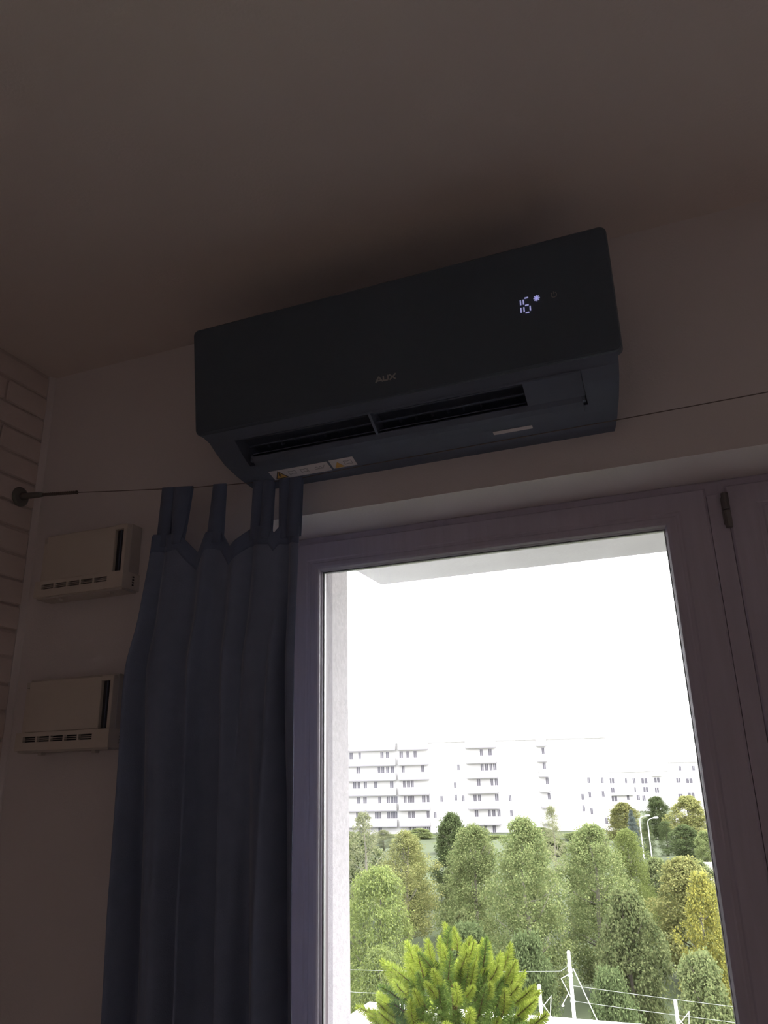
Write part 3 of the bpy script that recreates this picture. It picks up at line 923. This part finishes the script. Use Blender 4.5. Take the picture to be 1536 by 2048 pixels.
# dense older needles in the heart of the potted spruce
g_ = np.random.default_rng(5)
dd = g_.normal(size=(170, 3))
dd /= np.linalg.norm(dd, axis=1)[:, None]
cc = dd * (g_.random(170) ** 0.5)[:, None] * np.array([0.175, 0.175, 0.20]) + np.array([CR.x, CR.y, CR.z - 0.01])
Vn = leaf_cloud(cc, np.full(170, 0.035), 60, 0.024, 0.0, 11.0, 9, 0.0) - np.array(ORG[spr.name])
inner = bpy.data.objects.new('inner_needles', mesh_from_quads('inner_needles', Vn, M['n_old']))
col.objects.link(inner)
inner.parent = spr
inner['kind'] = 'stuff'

LEAF = dict(poplar='l_poplar', birch='l_birch', sparse='l_sparse', locust='l_locust', maple='l_maple', round='l_poplar', shrub='l_dark', yellow='l_yellow', column='l_dark', spruce='l_spruce')
PROTO = {}
def proto(kind, leaf=None, var=0):
    key = (kind, leaf, var)
    if key in PROTO:
        return PROTO[key]
    geo = ('geo', kind, var)
    if geo not in PROTO:
        PROTO[geo] = tree_meshes(kind, 100 + 17 * var + sum(map(ord, kind)))
    b, V, hh = PROTO[geo]
    o = b.build('trunk_tmp', M['bark'] if kind in ('birch', 'poplar', 'sparse', 'yellow') else M['bark2'], smooth=True)
    tm = o.data
    bpy.data.objects.remove(o)
    tm.name = kind + '_trunk'
    cm = mesh_from_quads(kind + '_crown', V, M[leaf or LEAF[kind]])
    PROTO[key] = (tm, cm, hh)
    return PROTO[key]

def tree(name, kind, x, y, ztop, hw, label, leaf=None, var=0, rot=0.0, cat='tree', group='trees on the slope outside', zbase=None):
    tm, cm, hh = proto(kind, leaf, var)
    zb = gz(y) - 0.1 if zbase is None else zbase
    r = tag(empty(name, (x, y, zb)), label, cat, group)
    sx, sz = hw, (ztop - zb) / hh
    r.rotation_euler.z = rot
    r.scale = (sx, sx, sz)
    for nm, me in (('trunk', tm), ('crown', cm)):
        o = bpy.data.objects.new(nm, me)
        col.objects.link(o)
        o.parent = r
        if nm == 'crown':
            o['kind'] = 'stuff'
    return r

tree('locust_tree', 'locust', -17.6, 45.0, -3.0, 2.6, 'feathery light green locust tree right beside the stucco window jamb', rot=.4)
tree('birch_tree', 'birch', -22.1, 62.0, -2.1, 3.0, 'pale yellow-green birch in front of the apartment block\'s double balcony stack', rot=1.0)
tree('thin_tree', 'sparse', -27.4, 66.0, -0.9, 2.6, 'thin grey-green tree rising behind the locust at the jamb', rot=2.0)
tree('poplar_tree', 'poplar', -14.9, 56.5, -1.45, 2.6, 'poplar beside the dark round tree, its top against the blank facade strip', rot=.2)
tree('poplar_tree', 'poplar', -10.1, 51.0, -0.7, 2.6, 'tallest poplar, standing in front of the narrow single balcony stack', var=1, rot=1.1)
tree('round_tree', 'round', -23.4, 79.0, -1.5, 2.3, 'dark blue-green round tree peeping out between birch and poplar', leaf='l_dark', rot=.5)
tree('thin_tree', 'sparse', -12.9, 76.0, -0.9, 1.6, 'slim sparse tree top against the white facade behind the tallest poplar', rot=.6)
tree('poplar_tree', 'poplar', -7.0, 58.0, -1.5, 2.8, 'broad poplar above the tall railway mast', var=1, rot=3.3)
tree('poplar_tree', 'poplar', -5.4, 65.5, -2.3, 1.8, 'bright green poplar in front of the end wall of the apartment block', rot=4.1, leaf='l_locust')
tree('maple_tree', 'maple', -3.6, 43.5, -3.8, 1.95, 'dense mid-green maple behind the guy wire of the mast', rot=.3)
tree('yellow_tree', 'yellow', -0.05, 47.5, -3.4, 1.6, 'yellowing tree next to the brown sash stile', rot=.9)
tree('broad_tree', 'round', -1.3, 61.5, -3.8, 2.8, 'olive green broad tree behind the yellowing tree', leaf='l_olive', rot=1.9)
SH = dict(cat='shrub', group='shrubs along the railway')
tree('understorey_shrub', 'shrub', -7.9, 39.5, -5.2, 1.6, 'dark shrub mass behind the shorter mast by the spruce', rot=.1, **SH)
tree('understorey_shrub', 'maple', -0.2, 38.5, -5.5, 1.55, 'dark green shrub under the yellowing tree', rot=2.2, var=1, **SH)
tree('understorey_shrub', 'locust', -14.6, 38.0, -5.9, 1.9, 'feathery shrub under the locust tree', rot=1.2, var=1, **SH)
tree('understorey_shrub', 'shrub', -3.9, 38.0, -6.2, 1.45, 'dark green shrub under the maple', rot=4.0, **SH)
tree('understorey_shrub', 'shrub', -11.6, 42.5, -5.4, 2.0, 'dark green shrub behind the potted spruce', rot=5.0, **SH)
for x, y, zt, hw, rot, lab in (
        (-30.6, 73, -3.0, 2.5, .3, 'green tree half hidden between stucco jamb and thin grey-green tree'),
        (-25.2, 71, -4.1, 2.4, 1.3, 'green tree half hidden between birch and thin grey-green tree'),
        (-19.2, 68, -4.4, 2.5, 2.3, 'green tree half hidden between birch and the poplar beside the dark round tree'),
        (-14.0, 68, -3.4, 2.3, 3.3, 'green tree half hidden between the two middle poplars'),
        (-9.6, 73.5, -3.8, 2.1, .9, 'green tree half hidden between tallest and broad poplar'),
        (-4.7, 51.0, -5.2, 1.7, 2.9, 'green tree half hidden between broad poplar and maple'),
        (-22.5, 49, -4.6, 2.3, 1.8, 'green tree half hidden behind the locust beside the jamb'),
        (-12.9, 46.0, -5.4, 1.1, 2.4, 'green tree half hidden below the tallest poplar and above the spruce'),
        (4.0, 51, -3.2, 2.3, 5.3, 'green tree hidden behind the brown sash stile'),
        (-4.1, 74, -5.0, 2.0, 0.4, 'green tree half hidden below the columnar trees and street lamps'),
        (-0.9, 78, -5.6, 2.0, 1.7, 'green tree half hidden between olive broad tree and low white wall')):
    tree('infill_tree', 'round', x, y, zt, hw, lab, leaf='l_maple', rot=rot, group='half hidden trees behind the front row')
for i, x in enumerate((-64, -57.5, -51, -44.5, -38, -31.5, -25, -18.8, -13.6)):
    tree('foot_tree', 'round', x, 131.0 - 2.0 * (i % 2), -6.0 - 0.5 * (i % 3), 2.7, 'low green tree at the foot of the long apartment block', leaf=('l_maple', 'l_poplar')[i % 2], rot=i * 1.3, group='low trees at the foot of the block')
tree('blue_spruce', 'spruce', -8.5, 105.0, -2.5, 1.5, 'blue-grey conical spruce left of the street lamps', zbase=-8.2)
tree('olive_tree', 'round', -10.8, 119.0, -2.0, 2.7, 'olive yellow tree behind the blue spruce', leaf='l_olive', rot=.7)
tree('dark_tree', 'round', -6.8, 127.5, -1.5, 2.2, 'dark round tree behind the street lamps', leaf='l_dark', rot=1.4)
tree('columnar_tree', 'column', -6.5, 100.5, -3.2, 0.9, 'narrow dark columnar tree touching the street lamp pole', rot=.2)
tree('columnar_tree', 'column', -4.7, 104.5, -3.8, 1.1, 'wider dark columnar tree on the far side of the lamp pole', rot=1.2)
tree('olive_tree', 'round', -2.2, 118.0, -1.2, 3.1, 'large olive tree on the hill beyond the street lamps', leaf='l_olive', rot=2.6)
tree('hill_tree', 'round', -2.4, 98.0, -3.8, 2.1, 'mid-green hill tree in front of the large olive tree', leaf='l_dark', rot=3.6)
tree('hill_tree', 'round', -0.3, 92.5, -4.1, 1.4, 'light green hill tree next to the sash stile', leaf='l_poplar', rot=4.6)
tree('hill_tree', 'round', 1.6, 104.0, -3.4, 2.4, 'hill tree half hidden behind the sash stile', leaf='l_maple', rot=5.6)

for i, x in enumerate((-45.5, -40.8, -36.2, -31.6, -27.0, -22.3, -17.6, -12.8)):
    tree('slope_tree', ('round', 'birch')[i % 2], x, 101.0 + 3.0 * (i % 2), -5.4 + 0.35 * ((i * 5) % 3), 2.1, 'mid-slope tree seen over the front row, below the long apartment block', leaf=('l_poplar', 'l_sparse', 'l_maple')[i % 3], rot=i * 0.9, group='mid-slope trees')
for i, (x, y, zt, hw) in enumerate(((-33, 60, -2.4, 3.0), (-28.5, 47, -4.0, 2.6), (-37, 74, -3.0, 3.2), (-43, 66, -2.6, 3.4), (-24, 40, -6.0, 2.3), (7.5, 58, -3.0, 3.0), (9.5, 46, -4.2, 2.6), (5.0, 40, -6.0, 1.9), (13.5, 64, -2.8, 3.2), (15.5, 48, -4.4, 2.8), (6.5, 84, -4.2, 2.8), (13.0, 92, -3.6, 3.0))):
    tree('outlying_tree', ('round', 'maple')[i % 2], x, y, zt, hw, 'green tree of the wood that goes on beyond the window edges', leaf=('l_maple', 'l_poplar', 'l_olive')[i % 3], rot=i * 1.1, group='trees continuing beyond the window edges')
# low white wall on the hill
tag(MB().box((-3.6, 88.0, gz(88) - 0.3), (1.2, 88.4, -6.75)).build('retaining_wall', M['whitewall']), 'low white wall on the hill above the yellowing tree', 'wall')

# ------------------------------------------------------------------ street lamps
def street_lamp(x, y, ztop, dx, label):
    r = tag(empty('street_lamp', (x, y, gz(y))), label, 'street lamp', 'street lamps on the hill')
    MB().tube([(x, y, gz(y)), (x, y, ztop - .5)], [.06, .045], 10).build('pole', M['lamp'], r)
    pts = [(x + dx * (1 - math.cos(a)) * .9, y, ztop - .5 + .5 * math.sin(a)) for a in [k * math.pi / 2 / 8 for k in range(9)]]
    MB().tube(pts, .035, 8).build('arm', M['lamp'], r)
    hx = x + dx * .9
    MB().tube([(hx - dx * .1, y, ztop), (hx + dx * .12, y, ztop + .04), (hx + dx * .55, y, ztop + .06), (hx + dx * .7, y, ztop + .03)], [.04, .09, .10, .04], 10).build('lamp_head', M['lamp'], r)
    return r
street_lamp(-6.15, 98.0, -3.15, 0.75, 'pale curved street lamp standing clear of the columnar trees')
street_lamp(-7.05, 98.6, -2.95, 0.75, 'second street lamp whose pole is hidden by the columnar tree')

# ------------------------------------------------------------------ railway masts and wires
def mast(x, y, ztop, r_, label, arm):
    m_ = tag(empty('railway_mast', (x, y, gz(y))), label, 'mast', 'railway masts')
    MB().tube([(x, y, gz(y)), (x, y, ztop)], [r_ * 1.25, r_], 12).build('post', M['mast'], m_)
    MB().tube([(x, y, ztop), (x, y, ztop + .04)], [r_ * 1.1, r_ * .6], 12).build('cap', M['mast'], m_)
    if arm:
        MB().tube([(x, y, ztop - .72), (x - .36, y, ztop - .90)], .013, 6).build('bracket', M['mast'], m_)
        MB().tube([(x - .36, y, ztop - .90), (x - .03, y, ztop - 1.55)], .013, 6).build('bracket', M['mast'], m_)
        MB().tube([(x - .12, y, ztop - 1.35), (x - .42, y, ztop - 1.80)], .013, 6).build('bracket', M['mast'], m_)
        MB().tube([(x - .42, y, ztop - 1.80), (x - .34, y, ztop - 1.78)], .03, 6).build('insulator', M['mast'], m_)
        for dz in (.62, .78, 1.62):
            MB().tube([(x, y, ztop - dz - .04), (x, y, ztop - dz + .04)], r_ * 1.5, 12).build('clamp', M['cable'], m_)
        MB().tube([(x - .02, y, ztop - .15), (x - .10, y, ztop - .50), (x - .35, y, ztop - .66)], .010, 5).build('jumper', M['cable'], m_)
        MB().tube([(x + .12, y, ztop - .55), (x + 2.9, y + 3.0, gz(y))], .016, 5).build('guy_wire', M['mast'], m_)
    else:
        MB().tube([(x + .05, y, ztop - .55), (x + .38, y, ztop - 1.0)], .013, 6).build('bracket', M['mast'], m_)
        MB().tube([(x + .42, y, ztop - .30), (x + .28, y, ztop - 1.35)], .013, 6).build('bracket', M['mast'], m_)
        MB().tube([(x + .42, y, ztop - .32), (x + .05, y, ztop - .72)], .012, 6).build('bracket', M['mast'], m_)
        MB().tube([(x + .14, y, ztop - 1.30), (x + .50, y, ztop - 1.0)], .013, 6).build('bracket', M['mast'], m_)
    return m_
mast(-4.54, 32.0, -4.66, .062, 'tall white railway mast with guy wire beyond the parapet', True)
mast(-5.75, 32.0, -5.84, .062, 'short white railway mast right beside the potted spruce', False)
mast(-0.93, 32.0, -6.02, .058, 'short white railway mast below the yellowing tree', False).children[-1]
def overhead(p0, p1, sag, label):
    pts = []
    for k in range(17):
        t = k / 16
        p = Vector(p0).lerp(Vector(p1), t)
        p.z -= sag * 4 * t * (1 - t)
        pts.append(p)
    return tag(MB().tube(pts, 0.008, 5).build('overhead_wire', M['cable']), label, 'wire', 'overhead railway wires')
overhead((-20.0, 32.0, -5.85), (-4.92, 32.0, -5.32), .12, 'overhead wire meeting the tall mast at its clamp')
overhead((-20.0, 32.0, -6.55), (-5.84, 32.0, -6.25), .12, 'overhead wire meeting the short mast beside the spruce')
overhead((-4.45, 31.9, -5.75), (6.0, 31.9, -6.25), .05, 'upper overhead wire running from tall mast behind the brown sash')
overhead((-4.45, 31.9, -6.25), (6.0, 31.9, -6.70), .05, 'lower overhead wire running from tall mast behind the brown sash')

# ------------------------------------------------------------------ apartment buildings
unit_cube = MB().box((-.5, 0, -.5), (.5, 1, .5)).build('unit_tmp', M['bframe']).data
for o in list(bpy.data.objects):
    if o.name.startswith('unit_tmp'):
        bpy.data.objects.remove(o)
unit_cube.name = 'window_frame_far'
up_me = MB().box((-.40, -.06, -.44), (-.03, .2, .44)).box((.03, -.06, -.44), (.40, .2, .44)).build('unit_tmp2', M['bglass'])
unit_pane = up_me.data
bpy.data.objects.remove(up_me)
unit_pane.name = 'pane_far'
def far_window(root, x, y, zc, w, h):
    f = bpy.data.objects.new('window', unit_cube)
    col.objects.link(f)
    f.parent = root
    f.location = (x, y - 0.05, zc)
    f.scale = (w, 0.3, h)
    p = bpy.data.objects.new('pane', unit_pane)
    col.objects.link(p)
    p.parent = f
    return f
def local_part(name, boxes, material, root):
    b = MB()
    for lo, hi in boxes:
        b.box(lo, hi)
    o0 = ORG.pop(root.name, None)
    o = b.build(name, material)
    o.parent = root
    if o0 is not None:
        ORG[root.name] = o0
    return o
# long block; local x along the facade, local z = world height (root at ground height)
GB = -8.6
blk = tag(empty('apartment_building', (-38.0128, 145.0, GB)), 'long white apartment block with stacked balconies above the trees', 'building')
blk.rotation_euler.z = math.radians(15.08)
local_part('wall', [((-40, 0, -2), (23.0, 12, 16.6))], M['bldg'], blk)
local_part('roof', [((-40.2, -.3, 16.6), (23.2, 12.3, 16.9))], M['bldg2'], blk)
def balcony(root, x0, x1, zsoff, dep=1.15):
    """balcony below soffit height zsoff: slab above, parapet below"""
    zs = zsoff - GB
    b = local_part('balcony', [((x0, -dep, zs), (x1, 0, zs + .16)), ((x0, -dep, zs), (x1, -dep + .08, zs + 1.25)), ((x0, -dep, zs), (x0 + .08, 0, zs + 1.25)), ((x1 - .08, -dep, zs), (x1, 0, zs + 1.25))], M['bldg2'], root)
    e = local_part('soffit_shade', [((x0 - .02, -dep - .03, zs - .05), (x1 + .02, -dep + .05, zs + .14))], M['slabshade'], root)  # added dark strip, paints the loggia's shade line along the slab
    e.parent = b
    return b
rowz = [6.80, 4.12, 1.53, -1.05, -3.68, -6.38]
for x0, x1, rows in ((-24.6, -15.3, 6), (-14.85, -9.25, 6), (-2.42, 3.22, 6), (10.5, 12.3, 6), (-36.0, -26.4, 6)):
    for k in range(rows):
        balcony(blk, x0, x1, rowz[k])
WINS = [(6.05, [-23.7, -22.1, -17.9, -16.9, -14.3, -13.1, -11.7, 0.5, 2.1, 11.7, -35, -31, -28]),
        (3.45, [-22.4, -18.5, -17.8, -16.9, -16.0, -14.0, -10.4, 0.5, 1.3, 2.1, 2.8, 11.7, -34, -30, -28]),
        (0.85, [-23.1, -22.3, -21.1, -19.2, -16.2, -13.9, -13.1, -12.4, -0.3, 2.1, 2.9, 12.0, -35, -31, -28]),
        (-1.78, [-22.4, -21.2, -18.5, -16.9, -16.2, -15.5, -13.8, -13.0, -12.4, -10.4, -9.6, -1.1, -0.3, 2.8, 12.1, -34, -30]),
        (-4.40, [-22.6, -19.1, -18.5, -16.9, -16.2, -15.6, -13.1, -12.4, -9.7, -1.0, 1.3, 2.1, 3.0, 12.1, -34, -30]),
        (-7.05, [-22.0, -18.5, -13.1, -12.3, -10.4, -9.7, 0.4, 2.0])]
for zc, xs in WINS:
    for i, x in enumerate(xs):
        w = (0.72, 0.60, 0.80, 0.66)[(i * 7 + int(zc * 3)) % 4]
        far_window(blk, x, 0, zc - GB - 0.05, w, 1.30)
for x, zc in ((-3.82, 3.49), (-4.57, 0.42), (-7.15, -1.88), (-4.56, -1.69), (-3.25, -1.86), (-8.44, -4.58), (5.16, -1.98), (5.22, -4.52),
              (19.32, 0.75), (19.28, -1.65), (17.98, -2.04), (19.31, -4.44), (17.96, -3.94), (21.6, -1.6), (21.7, -6.05), (21.7, 0.69)):
    far_window(blk, x, 0, zc - GB, 0.55, 1.15)
# smaller block behind
GB2 = -9.0
b2 = tag(empty('apartment_building', (-18.894, 240.0, GB2)), 'smaller white block with grouped windows behind the hill trees', 'building')
b2.rotation_euler.z = math.radians(4.81)
local_part('wall', [((-11, 0, -2), (9.0, 10, 11.2))], M['bldg'], b2)
local_part('roof', [((-11.2, -.3, 11.2), (9.2, 10.3, 11.5))], M['bldg2'], b2)
local_part('balcony', [((-7.6, -1.0, 5.05), (-1.0, 0, 5.25)), ((-7.6, -1.0, 1.6), (-1.0, 0, 1.8))], M['bldg2'], b2)
local_part('balcony', [((4.3, -1.0, 10.0), (7.2, 0, 10.2))], M['bldg2'], b2)
for x, zc, w in ((-6.39, -.06, 1.7), (-2.53, -.14, .7), (-.37, -.19, .85), (2.37, -.25, 2.0), (5.74, -.16, 1.8), (-6.4, -2.53, 1.2), (-.32, -2.48, .5), (2.48, -2.53, 1.6), (5.41, -2.75, 1.3), (-6.26, -4.82, 2.0), (-2.49, -4.55, .8), (.25, -4.6, 1.0), (1.71, -4.78, 1.0)):
    far_window(b2, x, 0, zc - GB2, w, 1.55)
# block at the right
GB3 = -9.0
b3 = tag(empty('apartment_building', (-3.2, 172.0, GB3)), 'white block with three window rows next to the sash stile', 'building')
b3.rotation_euler.z = math.radians(1.54)
local_part('wall', [((-3.4, 0, -2), (14.0, 10, 12.6))], M['bldg'], b3)
local_part('roof', [((-3.6, -.3, 12.6), (14.2, 10.3, 12.9))], M['bldg2'], b3)
for x, zc, w in ((-1.2, 2.5, .55), (1.3, 2.45, .6), (-1.8, .22, 1.0), (.2, .1, 1.5), (-1.8, -2.7, 1.0), (.2, -2.5, 1.5), (4.0, 2.4, 1.0), (4.0, .1, 1.0), (4.0, -2.6, 1.0)):
    far_window(b3, x, 0, zc - GB3, w, 1.0)
